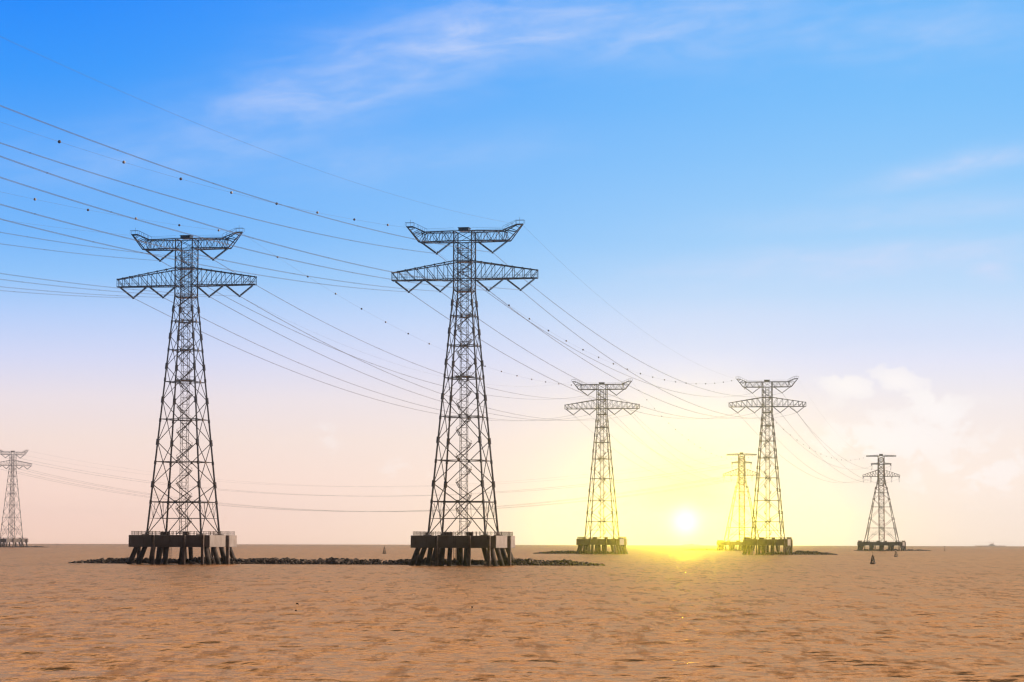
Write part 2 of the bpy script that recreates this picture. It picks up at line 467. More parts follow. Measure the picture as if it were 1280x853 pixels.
def lattice_body(root, hf, nodes, cross, cage, rl0, rl1, rd, z0, z1, ztop):
    for k in range(4):                                   # main legs
        bm = NB()
        zz = [z0] + [z for z in nodes[1:]] + cage
        for a, b_ in zip(zz, zz[1:]):
            fa, fb = (a - z0) / (ztop - z0), (b_ - z0) / (ztop - z0)
            tube(bm, corner(k, a, hf), corner(k, b_, hf), rl0 + (rl1 - rl0) * fa, rl0 + (rl1 - rl0) * fb, 8)
        for z in nodes[1:] + cross:                      # joint sleeves
            rr = (rl0 + (rl1 - rl0) * (z - z0) / (ztop - z0))
            big = 1.9 if z in nodes else 1.4
            tube(bm, corner(k, z - 0.9 * (big - 0.75), hf), corner(k, z + 0.9 * (big - 0.75), hf), rr * big, rr * big, 8)
        tube(bm, corner(k, z0 - 0.1, hf), corner(k, z0 + 0.7, hf), rl0 * 2.0, rl0 * 1.3, 8)
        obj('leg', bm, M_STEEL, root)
    for k in range(4):                                   # bracing of each face
        bm = NB()
        for i, zc in enumerate(cross):
            za, zb = nodes[i], nodes[i + 1]
            f = 1 - 0.35 * (za - z0) / (z1 - z0)
            A0, A1, B0, B1 = corner(k, za, hf), corner((k + 1) % 4, za, hf), corner(k, zb, hf), corner((k + 1) % 4, zb, hf)
            wa, wb = hf(za), hf(zb)
            zx = za + (zb - za) * wa / (wa + wb)
            if i == 0:
                C = face_pt(k, 0.5, zc, hf)
            else:
                C = face_pt(k, 0.5, zx, hf)
            for P in (A0, A1, B0, B1):
                tube(bm, P, C, rd * f, None, 6)
            box_c = C
            tube(bm, box_c - Vector((0, 0, 0.5)), box_c + Vector((0, 0, 0.5)), rd * 2.2, None, 6)
            # redundants
            th = 0.075
            if i == 0:
                zm = za + (zc - za) * 0.5
                L0, L1 = face_pt(k, 0, zm, hf), face_pt(k, 1, zm, hf)
                D0, D1 = A0.lerp(C, 0.5), A1.lerp(C, 0.5)
                tube(bm, L0, L1, th, None, 5)
                tube(bm, D0, face_pt(k, 0, zc, hf), th, None, 5); tube(bm, D1, face_pt(k, 1, zc, hf), th, None, 5)
                H0, H1 = face_pt(k, 0.25, zc, hf), face_pt(k, 0.75, zc, hf)
                tube(bm, D0, H0, th, None, 5); tube(bm, D1, H1, th, None, 5)
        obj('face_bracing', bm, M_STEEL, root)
    for i, zc in enumerate(cross):                       # one horizontal frame at each crossing
        bm = NB()
        if i:
            za, zb = nodes[i], nodes[i + 1]
            zc = za + (zb - za) * hf(za) / (hf(za) + hf(zb))
        for k in range(4):
            tube(bm, corner(k, zc, hf), corner((k + 1) % 4, zc, hf), rd * (1.15 if i == 0 else 0.75), None, 6)
            tube(bm, face_pt(k, 0.5, zc, hf), face_pt((k + 1) % 4, 0.5, zc, hf), rd * 0.55, None, 5)
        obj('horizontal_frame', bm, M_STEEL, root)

def stair(root, z0, z1, e=1.85):
    bm = NB(); z = z0; k = 0
    rise = (2.7, 1.6)
    while z < z1:
        p = Vector((CORN[k % 4][0] * e, CORN[k % 4][1] * e, z)); dz = rise[k % 2]
        q = Vector((CORN[(k + 1) % 4][0] * e, CORN[(k + 1) % 4][1] * e, z + dz))
        d = (q - p)
        side = Vector((d.y, -d.x, 0)).normalized() * 0.32
        tube(bm, p + side, q + side, 0.10, None, 4); tube(bm, p - side, q - side, 0.10, None, 4)
        for s in range(9):                                # treads
            c = p.lerp(q, (s + 0.5) / 9)
            tube(bm, c - side, c + side, 0.07, None, 4)
        up = Vector((0, 0, 1.0))
        tube(bm, p + side + up, q + side + up, 0.05, None, 4)
        tube(bm, q + side, q + side + up * 1.05, 0.05, None, 4)
        box(bm, q.x - 0.45, q.x + 0.45, q.y - 0.45, q.y + 0.45, q.z - 0.06, q.z + 0.04)
        z += dz; k += 1
    return obj('stair', bm, M_THIN, root)

def shaft(root, h, z0, z1, m, r=0.09, step=2.2):
    bm = NB()
    for cx, cy_ in CORN:
        tube(bm, (cx * h, cy_ * h, z0), (cx * h, cy_ * h, z1), r, None, 5)
    z = z0; i = 0
    while z < z1 - 0.1:
        zb = min(z + step, z1)
        for k in range(4):
            a, b_ = CORN[k], CORN[(k + 1) % 4]
            tube(bm, (a[0] * h, a[1] * h, zb), (b_[0] * h, b_[1] * h, zb), r * 0.7, None, 4)
            if i % 2: a, b_ = b_, a
            tube(bm, (a[0] * h, a[1] * h, z), (b_[0] * h, b_[1] * h, zb), r * 0.5, None, 4)
        z = zb; i += 1
    return obj('lift_shaft', bm, m, root)

def string(root, p, q):
    """a pair of insulator strings with sheds, one arm of a V"""
    bm = NB()
    p, q = Vector(p), Vector(q)
    for dy in (-0.28, 0.28):
        a, b_ = p + Vector((0, dy, 0)), q + Vector((0, dy, 0))
        tube(bm, a, b_, 0.05, None, 5)
        N = 15
        for i in range(N):
            c0, c1 = a.lerp(b_, (i + 0.7) / (N + 1)), a.lerp(b_, (i + 1.25) / (N + 1))
            tube(bm, c0, c1, 0.34, 0.22, 7)
    return obj('insulator_string', bm, M_INS, root)

ATT = dict(hornR=(19.6, 112.0), hornL=(-19.6, 112.0), upL=(-9.5, 103.1), upR=(9.5, 103.1),
           loL2=(-19.0, 90.5), loL1=(-8.25, 90.5), loR1=(8.25, 90.5), loR2=(19.0, 90.5))

def make_pylon():
    root = empty('lattice_pylon')
    cage = [Z_WAIST, 94.3, 97.3, 100.3, 103.6, 106.9, Z_TOP]
    lattice_body(root, half, NODES, CROSS, cage, 0.33, 0.21, 0.15, Z_BASE, 86.3, Z_TOP)
    # body cage above the waist
    bm = NB()
    zz = [86.3] + cage
    for a, b_ in zip(zz, zz[1:]):
        for k in range(4):
            tube(bm, corner(k, b_), corner((k + 1) % 4, b_), 0.14 if b_ in (90.6, 94.3, 100.3, 106.9, 110.2) else 0.07, None, 5)
            tube(bm, corner(k, a), corner((k + 1) % 4, b_), 0.085, None, 5)
            tube(bm, corner((k + 1) % 4, a), corner(k, b_), 0.085, None, 5)
    obj('body_cage', bm, M_STEEL, root)
    for zc, e, h in ((62.3, 2.7, 0.35), (48.5, 1.5, 0.2), (72.4, 1.5, 0.2), (81.8, 1.4, 0.25), (90.4, 2.7, 0.25), (100.2, 2.2, 0.2)):          # rest platforms round the stair
        bm = NB()
        box(bm, -e, e, -e, e, zc - h, zc)
        for k in range(4):
            a, b_ = Vector((CORN[k][0] * e, CORN[k][1] * e, zc)), Vector((CORN[(k + 1) % 4][0] * e, CORN[(k + 1) % 4][1] * e, zc))
            tube(bm, a + Vector((0, 0, 1.1)), b_ + Vector((0, 0, 1.1)), 0.05, None, 4)
            tube(bm, a, a + Vector((0, 0, 1.1)), 0.05, None, 4)
        obj('rest_platform', bm, M_STEEL, root)
    shaft(root, 1.1, Z_BASE + 0.1, 106.5, M_THIN)
    stair(root, Z_BASE + 0.1, 104.0)
    for s in (-1, 1):
        # lower arm: a tapering box truss
        bm = NB()
        xs = [3.0, 6.4, 9.8, 13.2, 16.6, 20.0, 22.6, 24.7]
        def yw(x): return 3.0 + (0.75 - 3.0) * (x - 3.0) / 21.7
        def zt(x): return 100.3 + (96.9 - 100.3) * (x - 3.0) / 21.7
        ZB = 94.3
        for sy in (-1, 1):
            B = [Vector((s * x, sy * yw(x), ZB)) for x in xs]
            T = [Vector((s * x, sy * yw(x), zt(x))) for x in xs]
            for i in range(len(xs) - 1):
                tube(bm, B[i], B[i + 1], 0.20, None, 6); tube(bm, T[i], T[i + 1], 0.16, None, 6)
                tube(bm, T[i + 1], B[i], 0.105, None, 5)
                tube(bm, B[i + 1], T[i + 1], 0.10, None, 5)
                m_ = T[i + 1].lerp(B[i], 0.5)
                tube(bm, m_, B[i].lerp(B[i + 1], 0.5), 0.055, None, 4)
                tube(bm, T[i + 1] - (T[i + 1] - T[i]) * 0.09, T[i + 1] + (T[i + 1] - T[i]) * 0.02, 0.30, None, 6)
            # walkway rail inside the arm
            tube(bm, B[0] + Vector((0, 0, 1.1)), B[-1] + Vector((0, 0, 1.1)), 0.04, None, 4)
        for i in range(len(xs)):
            x = xs[i]
            for z in (ZB, zt(x)):
                tube(bm, (s * x, -yw(x), z), (s * x, yw(x), z), 0.09, None, 5)
            if i:
                x0 = xs[i - 1]
                for z0, z1 in ((ZB, ZB), (zt(x0), zt(x))):
                    tube(bm, (s * x0, -yw(x0), z0), (s * x, yw(x), z1), 0.08, None, 4)
        obj('lower_arm', bm, M_STEEL, root)
        # upper arm with horn
        bm = NB()
        xs = [3.0, 5.05, 7.1, 9.15, 11.2, 13.25, 15.3]
        def yu(x): return 3.0 + (1.5 - 3.0) * (x - 3.0) / 12.3
        for sy in (-1, 1):
            B = [Vector((s * x, sy * yu(x), 106.9)) for x in xs]
            T = [Vector((s * x, sy * yu(x), 110.2)) for x in xs[:-1]] + [Vector((s * 14.3, sy * 1.6, 109.6))]
            for i in range(len(xs) - 1):
                tube(bm, B[i], B[i + 1], 0.21, None, 6); tube(bm, T[i], T[i + 1], 0.18, None, 6)
                a, b_ = (B[i], T[i + 1]) if i % 2 else (T[i], B[i + 1])
                tube(bm, a, b_, 0.10, None, 5)
                tube(bm, B[i], T[i], 0.06, None, 4)
                tube(bm, a.lerp(b_, 0.5), B[i].lerp(B[i + 1], 0.5), 0.055, None, 4)
                tube(bm, a.lerp(b_, 0.5), T[i].lerp(T[i + 1], 0.5), 0.055, None, 4)
            tube(bm, T[0] + Vector((0, 0, 1.0)), T[-2] + Vector((0, 0, 1.0)), 0.035, None, 4)
        for i, x in enumerate(xs):
            for z in (106.9, 110.2 if i < 6 else 109.6):
                tube(bm, (s * x, -yu(x), z), (s * x, yu(x), z), 0.08, None, 4)
            if i:
                x0 = xs[i - 1]
                tube(bm, (s * x0, -yu(x0), 106.9), (s * x, yu(x), 106.9), 0.08, None, 4)
                if i < 6: tube(bm, (s * x0, -yu(x0), 110.2), (s * x, yu(x), 110.2), 0.08, None, 4)
        ua = obj('upper_arm', bm, M_STEEL, root)
        bm = NB()
        for sy in (-1, 1):
            o0, tip = Vector((s * 15.3, sy * 1.5, 106.9)), Vector((s * 19.6, sy * 0.45, 112.1))
            i0, i1 = Vector((s * 13.3, sy * 1.7, 110.25)), Vector((s * 17.7, sy * 0.6, 112.2))
            tube(bm, o0, tip, 0.20, 0.16, 6)
            tube(bm, i0, i1, 0.20, 0.18, 6); tube(bm, i1, tip, 0.22, 0.2, 6)
            tube(bm, i0, o0, 0.10, None, 5)
            for f, g in ((0.35, 0.1), (0.6, 0.45), (0.8, 0.85)):
                tube(bm, o0.lerp(tip, f), i0.lerp(i1, g), 0.10, None, 5)
            tube(bm, o0.lerp(tip, 0.55), i0.lerp(i1, 0.1), 0.10, None, 5)
        for f in (0.0, 0.33, 0.66, 1.0):
            tube(bm, Vector((s * 15.3, -1.5, 106.9)).lerp((s * 19.6, -0.45, 112.1), f), Vector((s * 15.3, 1.5, 106.9)).lerp((s * 19.6, 0.45, 112.1), f), 0.09, None, 5)
        box(bm, min(s * 17.6, s * 19.9), max(s * 17.6, s * 19.9), -0.6, 0.6, 112.15, 112.4)
        hn = obj('horn', bm, M_STEEL, ua)
        bm = NB()
        for sy in (-1, 1):
            a, b_, c = Vector((s * 13.3, sy * 1.5, 110.4)), Vector((s * 17.4, sy * 0.7, 112.4)), Vector((s * 20.2, sy * 0.7, 112.4))
            up = Vector((0, 0, 1.2))
            tube(bm, a + up, b_ + up, 0.05, None, 4); tube(bm, b_ + up, c + up, 0.07, None, 4)
            for P in (a, a.lerp(b_, 0.33), a.lerp(b_, 0.66), b_, c):
                tube(bm, P, P + up, 0.05, None, 4)
        tube(bm, (s * 18.6, 0, 112.3), (s * 18.6, 0, 114.6), 0.05, None, 4)
        obj('handrail', bm, M_THIN, ua)
        # V strings
        for key, x0, x1, ztop in (('up', 4.5, 14.6, 106.8), ('lo1', 3.9, 13.1, 94.1), ('lo2', 14.3, 23.7, 94.1)):
            xm = {'up': 9.5, 'lo1': 8.25, 'lo2': 19.0}[key]
            zb = 103.1 if key == 'up' else 90.5
            string(root, (s * x0, 0, ztop), (s * xm - s * 0.15, 0, zb + 0.1))
            string(root, (s * x1, 0, ztop), (s * xm + s * 0.15, 0, zb + 0.1))
        for xm, zb in ((9.5, 103.1), (8.25, 90.5), (19.0, 90.5)):
            bm = NB()
            tube(bm, (s * xm, -0.9, zb), (s * xm, 0.9, zb), 0.16, None, 6)
            box(bm, s * xm - 0.3, s * xm + 0.3, -0.25, 0.25, zb - 0.35, zb + 0.25)
            obj('yoke', bm, M_INS, root)
    bm = NB()
    box(bm, -1.8, 1.6, -1.6, 1.6, Z_TOP + 0.1, Z_TOP + 1.15, 0.06)
    box(bm, -2.0, 1.8, -1.8, 1.8, Z_TOP + 1.153, Z_TOP + 1.3)
    obj('winch_cabin', bm, M_STEEL, root)
    return root

TH = R(-12.4)
POS = dict(T1=spot(229, 905), T2=spot(579.3, 880), T3=spot(752.5, 1740), T5=spot(960, 1708),
           T6=spot(1102.3, 2600), T4=spot(927.5, 2570), T0=spot(14, 3100))
ROT = dict(T1=TH, T2=TH, T3=TH, T5=TH, T6=TH, T4=R(-11.5), T0=R(39))
GP = 'lattice pylons carrying the lines over the sea'
LAB = dict(
    T2='largest cup-topped lattice pylon, on the platform at the right half of the rock bank',
    T1='large dark cup-topped lattice pylon on the platform midway along the long rock bank',
    T3='pale cup-topped lattice pylon standing alone close to the left of the sun',
    T5='cup-topped lattice pylon right of the sun, overlapping a fainter pylon behind it',
    T0='small far cup-topped pylon turned sideways at the left edge of the sea')
pyl = {}
pylon = make_pylon()
for i, k in enumerate(('T2', 'T1', 'T3', 'T5', 'T0')):
    r_ = pylon if i == 0 else copy_tree(pylon)
    r_.location = POS[k]; r_.rotation_euler = (0, 0, ROT[k])
    tag(r_, LAB[k], 'pylon', GP)
    pyl[k] = r_

# ------------------------------------------------------------------ anchor pylon with three flat arms
WA = dict(hornL=(-13.8, 91.2), hornR=(13.8, 91.2), upL=(-9.2, 83.4), upR=(9.2, 83.4),
          loL2=(-17.3, 71.6), loL1=(-10.0, 71.6), loR1=(10.0, 71.6), loR2=(17.3, 71.6))
def make_anchor():
    root = empty('anchor_pylon')
    ZB, ZW, ZT = 8.6, 65.5, 92.0
    def hf(z):
        return 3.4 - 0.5 * (z - ZW) / (ZT - ZW) if z >= ZW else 15.5 + (4.4 - 15.5) * (z - ZB) / (ZW - ZB)
    nodes = [8.6, 31.0, 50.0, 60.5]
    cross = [22.0, 43.0, 56.0]
    lattice_body(root, hf, nodes, cross, [ZW, 72.0, 78.0, 83.8, 88.0, ZT], 0.34, 0.22, 0.16, ZB, 60.5, ZT)
    bm = NB()
    zz = [60.5, 65.4, 72.0, 78.0, 83.8, 88.0, ZT]
    for a, b_ in zip(zz, zz[1:]):
        for k in range(4):
            tube(bm, corner(k, b_, hf), corner((k + 1) % 4, b_, hf), 0.2, None, 5)
            tube(bm, corner(k, a, hf), corner((k + 1) % 4, b_, hf), 0.15, None, 5)
            tube(bm, corner((k + 1) % 4, a, hf), corner(k, b_, hf), 0.15, None, 5)
    obj('body_cage', bm, M_STEEL, root)
    shaft(root, 2.5, ZB + 0.1, 90.0, M_SHAFT, 0.30, 3.4)
    stair(root, ZB + 0.1, 88.0, 2.0)
    for z, hx, rise in ((91.4, 14.4, 0.0), (83.8, 9.8, 0.0), (72.0, 18.0, 5.0)):
        for s in (-1, 1):
            bm = NB(); n = 6; w0 = hf(z)
            P = []
            for i in range(n + 1):
                f = i / n; x = w0 + (hx - w0) * f; yv = w0 + (0.6 - w0) * f
                h = 1.3 + rise * (1 - f) if rise else 1.3 - 0.5 * f
                P.append((x, yv, h))
            for sy in (-1, 1):
                for (x0, y0, h0), (x1, y1, h1) in zip(P, P[1:]):
                    tube(bm, (s * x0, sy * y0, z), (s * x1, sy * y1, z), 0.26, None, 6)
                    tube(bm, (s * x0, sy * y0, z + h0), (s * x1, sy * y1, z + h1), 0.2, None, 6)
                    tube(bm, (s * x0, sy * y0, z), (s * x1, sy * y1, z + h1), 0.11, None, 5)
                    tube(bm, (s * x1, sy * y1, z), (s * x1, sy * y1, z + h1), 0.11, None, 5)
            for x0, y0, h0 in P:
                tube(bm, (s * x0, -y0, z), (s * x0, y0, z), 0.12, None, 5)
            obj('crossarm', bm, M_STEEL, root)
    for k, (x, z) in WA.items():
        if k.startswith('horn'):
            continue
        bm = NB()
        for sy in (-1, 1):
            a, b_ = Vector((x, sy * 0.7, z + 0.2)), Vector((x, sy * 6.5, z - 1.2))
            for i in range(14):
                tube(bm, a.lerp(b_, i / 14), a.lerp(b_, (i + 0.7) / 14), 0.24, 0.14, 6)
            tube(bm, a, b_, 0.06, None, 5)
        # jumper loop under the arm
        pts = [Vector((x, -6.5 + 13.0 * j / 10, z - 1.2 - 4.2 * (1 - ((j - 5) / 5.0) ** 2))) for j in range(11)]
        for p, q in zip(pts, pts[1:]):
            tube(bm, p, q, 0.10, None, 5)
        obj('insulator_string', bm, M_INS, root)
    bm = NB(); box(bm, -1.8, 1.8, -1.8, 1.8, ZT + 0.2, ZT + 1.8, 0.1); obj('winch_cabin', bm, M_STEEL, root)
    return root
anchor = make_anchor()
for i, (k, lab) in enumerate((('T6', 'far three-armed lattice pylon with a reddish shaft, on the platform behind two buoys'),
                              ('T4', 'faint three-armed lattice pylon washed out by sun glare, half behind a nearer pylon'))):
    r_ = anchor if i == 0 else copy_tree(anchor)
    r_.location = POS[k]; r_.rotation_euler = (0, 0, ROT[k])
    tag(r_, lab, 'pylon', GP)
    pyl[k] = r_

# ------------------------------------------------------------------ pile platforms
def make_platform(L=28.5, z0=5.75, z1=9.75, npile=4, seed=1):
    rnd = random.Random(seed)
    root = empty('pile_platform')
    h = L / 2
    bm = NB(); box(bm, -h, h, -h, h, z0, z1, 0.12)
    # tower footings rise from the deck
    obj('deck', bm, M_DECK, root)
    a = A_BASE if L < 35 else 15.5
    zf = z1
    for k in range(4):
        bm = NB(); x, y = CORN[k][0] * a, CORN[k][1] * a
        box(bm, x - 1.3, x + 1.3, y - 1.3, y + 1.3, z1 + 0.003, z1 + 0.28, 0.06)
        obj('footing', bm, M_DECK, root)
    n = npile
    for i in range(n):
        for j in range(n):
            if 0 < i < n - 1 and 0 < j < n - 1 and n == 4:
                continue
            fx, fy = -1 + 2 * i / (n - 1), -1 + 2 * j / (n - 1)
            x, y = fx * (h - 2.2), fy * (h - 2.2)
            rx = (1.9 if fx > 0 else -1.9) if abs(fx) > 0.99 else rnd.choice((-1.2, 0, 1.2))
            ry = (1.9 if fy > 0 else -1.9) if abs(fy) > 0.99 else rnd.choice((-1.2, 0, 1.2))
            if abs(fx) > 0.99 and abs(fy) <= 0.99 and rnd.random() < 0.4: rx *= 0.3
            bm = NB(); tube(bm, (x + rx * 1.6, y + ry * 1.6, -3.5), (x, y, z0 + 0.3), 0.82, 0.82, 14)
            obj('pile', bm, M_PILE, root, False)
            if abs(fy) > 0.99 and i in (1,) and n == 4:
                # twin pile raked the other way
                bm = NB(); tube(bm, (x + 2.4 - rx * 1.2, y + ry * 1.1, -3.5), (x + 2.4, y * 0.98, z0 + 0.3), 0.75, 0.75, 14)
                obj('pile', bm, M_PILE, root, False)
    def fender(x0, x1, y0, y1):
        bm = NB(); box(bm, x0, x1, y0, y1, -2.5, z1 - 0.05, 0.08)
        obj('fender', bm, M_FEND, root)
    for f in (0.31, 0.69, 0.92):
        x = -h + L * f
        fender(x - 0.45, x + 0.45, -h - 1.1, -h - 0.004)
        fender(-x - 0.45, -x + 0.45, h + 0.004, h + 1.1)
    for f in (0.60,):
        y = -h + L * f
        fender(h + 0.004, h + 1.1, y - 0.45, y + 0.45)
        fender(-h - 1.1, -h - 0.004, -y - 0.45, -y + 0.45)
    bm = NB(); xl = -h + L * 0.52
    for dx in (-0.35, 0.35):
        tube(bm, (xl + dx, -h - 0.35, -1.5), (xl + dx, -h - 0.35, z1 + 1.1), 0.07, None, 5)
    for i in range(22):
        tube(bm, (xl - 0.35, -h - 0.35, -1.0 + i * 0.5), (xl + 0.35, -h - 0.35, -1.0 + i * 0.5), 0.045, None, 4)
    for z in (z0 + 0.6, z1 - 0.5):
        for dx in (-0.35, 0.35):
            tube(bm, (xl + dx, -h - 0.35, z), (xl + dx, -h + 0.02, z), 0.05, None, 4)
    obj('ladder', bm, M_FEND, root)
    bm = NB(); m_ = 22 if npile == 4 else 26
    e = h - 0.7; k0 = e
    for k in range(4):
        A, B = Vector((CORN[k][0] * e, CORN[k][1] * e, z1)), Vector((CORN[(k + 1) % 4][0] * e, CORN[(k + 1) % 4][1] * e, z1))
        for i in range(m_):
            P = A.lerp(B, i / m_)
            tube(bm, P, P + Vector((0, 0, 1.35)), 0.095, None, 5)
        for dz, r0 in ((1.15, 0.05), (0.6, 0.04)):
            tube(bm, A + Vector((0, 0, dz)), B + Vector((0, 0, dz)), r0, None, 4)
    obj('railing', bm, M_FEND, root)
    # small things fixed to the deck: cabinets and bollards
    for (x, y, sx_, sy_, sz_) in ((-2.6, -10.9, 3.2, 0.9, 1.1), (4.8, -11.2, 2.2, 0.8, 1.2), (-11.6, -3, 0.9, 1.4, 1.0)):
        bm = NB(); box(bm, x - sx_ / 2, x + sx_ / 2, y - sy_ / 2, y + sy_ / 2, z1 + 0.003, z1 + sz_, 0.05)
        obj('equipment_cabinet', bm, M_FEND, root)
    return root
GPL = 'concrete pile platforms under the pylons'
plab = dict(
    T2='dark concrete platform on raked piles, pale lit right side, under the largest pylon',
    T1='dark concrete platform on raked piles midway along the long rock bank',
    T3='concrete pile platform of the lone pylon left of the sun',
    T5='concrete pile platform right of the sun with a low rock spit running right',
    T0='small far pile platform cut by the left edge of the sea view')
plat = make_platform()
for i, k in enumerate(('T2', 'T1', 'T3', 'T5', 'T0')):
    r_ = plat if i == 0 else copy_tree(plat)
    r_.location = POS[k]; r_.rotation_euler = (0, 0, ROT[k])
    tag(r_, plab[k], 'platform', GPL)
plat2 = make_platform(43.5, 4.9, 8.45, 5, 5)
for i, (k, lab) in enumerate((('T6', 'wide far pile platform behind the two dark buoys'),
                              ('T4', 'glare-washed far pile platform partly behind the one right of the sun'))):
    r_ = plat2 if i == 0 else copy_tree(plat2)
    r_.location = POS[k]; r_.rotation_euler = (0, 0, ROT[k])
    tag(r_, lab, 'platform', GPL)

# ------------------------------------------------------------------ rock banks
def rock_bank(label, A, B, width, height, n, smin, smax, seed):
    rnd = random.Random(seed)
    A, B = Vector(A), Vector(B)
    A.z = sea_z(A.x, A.y); B.z = sea_z(B.x, B.y)
    d = (B - A); L = d.length; u = d.normalized(); v = Vector((-u.y, u.x, 0))
    bm = NB()
    for i in range(n):
        s = rnd.random()
        w_ = rnd.uniform(-1, 1)
        endf = min(1.0, min(s, 1 - s) * L / (height * 5.0))
        crest = height * (0.80 + 0.28 * noise.noise(Vector((s * L / 9.0, seed * 3.1, 0)))) * (0.25 + 0.75 * endf)
        top = crest * (1 - abs(w_) ** 1.6)
        size = rnd.uniform(smin, smax)
        c = A + d * s + v * (w_ * width * 0.5)
        z = top - size * 0.45 if rnd.random() < 0.6 else rnd.uniform(-0.4, max(0.0, top - size * 0.4))
        mt = (Matrix.Translation((c.x, c.y, c.z + z)) @ Matrix.Rotation(rnd.uniform(0, 6.3), 4, (rnd.random(), rnd.random(), 1))
              @ Matrix.Diagonal((size * rnd.uniform(.7, 1.3), size * rnd.uniform(.6, 1.1), size * rnd.uniform(.5, .9), 1)))
        g = bmesh.ops.create_icosphere(bm, subdivisions=1, radius=0.62, matrix=mt)
        for vv in g['verts']:
            vv.co += Vector((rnd.uniform(-1, 1), rnd.uniform(-1, 1), rnd.uniform(-1, 1))) * size * 0.13
    o_ = obj('rock_bank', bm, M_ROCK)
    o_['label'] = label; o_['category'] = 'rocks'; o_['kind'] = 'stuff'
    return o_
rock_bank('long low bank of dark boulders running behind the two near platforms', (-152, 930, 0), (30.5, 884, 0), 11, 2.5, 2900, 0.45, 1.9, 3)
p = POS['T3']; rock_bank('low rock spit left of the lone platform beside the sun', (p.x - 44, p.y + 14, 0), (p.x + 14, p.y + 2, 0), 9, 2.6, 560, 0.7, 1.6, 9)
p = POS['T5']; rock_bank('low rock spit running right from the platform right of the sun', (p.x - 8, p.y - 4, 0), (p.x + 43, p.y - 2, 0), 9, 2.8, 560, 0.7, 1.6, 14)
p = POS['T6']; rock_bank('thin dark rock spit at the foot of the far platform behind the buoys', (p.x - 27, p.y - 8, 0), (p.x + 48, p.y + 6, 0), 9, 2.0, 460, 0.7, 1.5, 21)
p = POS['T0']; rock_bank('thin dark rock spit at the small far platform at the left edge', (p.x - 20, p.y - 14, 0), (p.x + 44, p.y - 4, 0), 9, 2.0, 460, 0.7, 1.5, 27)
p = POS['T4']; rock_bank('low rock spit in the glare under the sun', (p.x - 56, p.y + 8, 0), (p.x + 10, p.y + 4, 0), 9, 2.0, 460, 0.7, 1.5, 33)

# ------------------------------------------------------------------ lines
def at(k, key):
    tab = WA if k in ('T4', 'T6') else ATT
    x, z = tab[key]
    off = Vector((x, 0, z)); off.rotate(Matrix.Rotation(ROT[k], 3, 'Z'))
    return POS[k] + off
def curve_pts(P, Q, sag, n):
    out = []
    for i in range(n + 1):
        t_ = i / n
        p_ = P.lerp(Q, t_); p_.z -= 4 * sag * t_ * (1 - t_)
        out.append(p_)
    return out
def strand(bm, pts, r, off, n=5):
    d = (pts[-1] - pts[0]).normalized()
    u = d.cross(Vector((0, 0, 1))).normalized(); v = Vector((0, 0, 1))
    prev_ = None
    for p_ in pts:
        c = p_ + u * off[0] + v * off[1]
        ring = [bm.verts.new(c + (u * math.cos(2 * math.pi * i / n) + v * math.sin(2 * math.pi * i / n)) * r) for i in range(n)]
        if prev_:
            for i in range(n):
                j = (i + 1) % n
                bm.faces.new((prev_[i], prev_[j], ring[j], ring[i]))
        prev_ = ring
PHR = dict(upL='upper left', upR='upper right', loL2='outer lower left', loL1='inner lower left', loR1='inner lower right', loR2='outer lower right',
           hornL='left', hornR='right')
def cable(P, Q, sag, label, group, r=0.022):
    bm = NB()
    base_ = P
    pts = [p_ - base_ for p_ in curve_pts(P, Q, sag, 56)]
    for ox in (-0.08, 0.08):
        for oz in (-0.08, 0.08):
            strand(bm, pts, r, (ox, oz))
    for i in range(3, 55, 4):                            # bundle spacers
        c = pts[i]
        d = (pts[-1] - pts[0]).normalized(); u = d.cross(Vector((0, 0, 1))).normalized()
        for sgn in (1, -1):
            tube(bm, c + u * 0.15 + Vector((0, 0, 0.15 * sgn)), c - u * 0.15 - Vector((0, 0, 0.15 * sgn)), 0.03, None, 4)
    o_ = obj('power_cable', bm, M_WIRE)
    o_.location = base_
    return tag(o_, label, 'cable', group)
ball_me = []
def earth_wire(P, Q, sag, label, group, balls=(), r=0.023):
    bm = NB()
    pts = [p_ - P for p_ in curve_pts(P, Q, sag, 72)]
    strand(bm, pts, r, (0, 0))
    o_ = obj('ground_wire', bm, M_WIRE)
    o_.location = P
    tag(o_, label, 'ground wire', group)
    for n_, t_ in enumerate(balls):
        p_ = P.lerp(Q, t_) - P; p_.z -= 4 * sag * t_ * (1 - t_)
        paint = n_ % 2
        if len(ball_me) < 2:
            b_ = NB(); bmesh.ops.create_icosphere(b_, subdivisions=3, radius=0.37)
            bo = obj('marker_ball', b_, (M_BALLW, M_BALL)[len(ball_me)], o_, True); ball_me.append(bo.data)
        else:
            bo = bpy.data.objects.new('marker_ball', ball_me[paint]); COL.objects.link(bo); bo.parent = o_
        bo.location = p_
        bo['label'] = ('white marker ball', 'dark red marker ball')[paint]
    return o_
SHORT = dict(T1='mid-bank pylon', T2='largest pylon', T3='pylon left of the sun', T5='pylon right of the sun', T0='far sideways pylon')
SAG = 18.0
SHAPES = ('upL', 'upR', 'loL2', 'loL1', 'loR1', 'loR2')
def mid(a, b_, n):
    return [a + (b_ - a) * i / (n - 1) for i in range(n)]
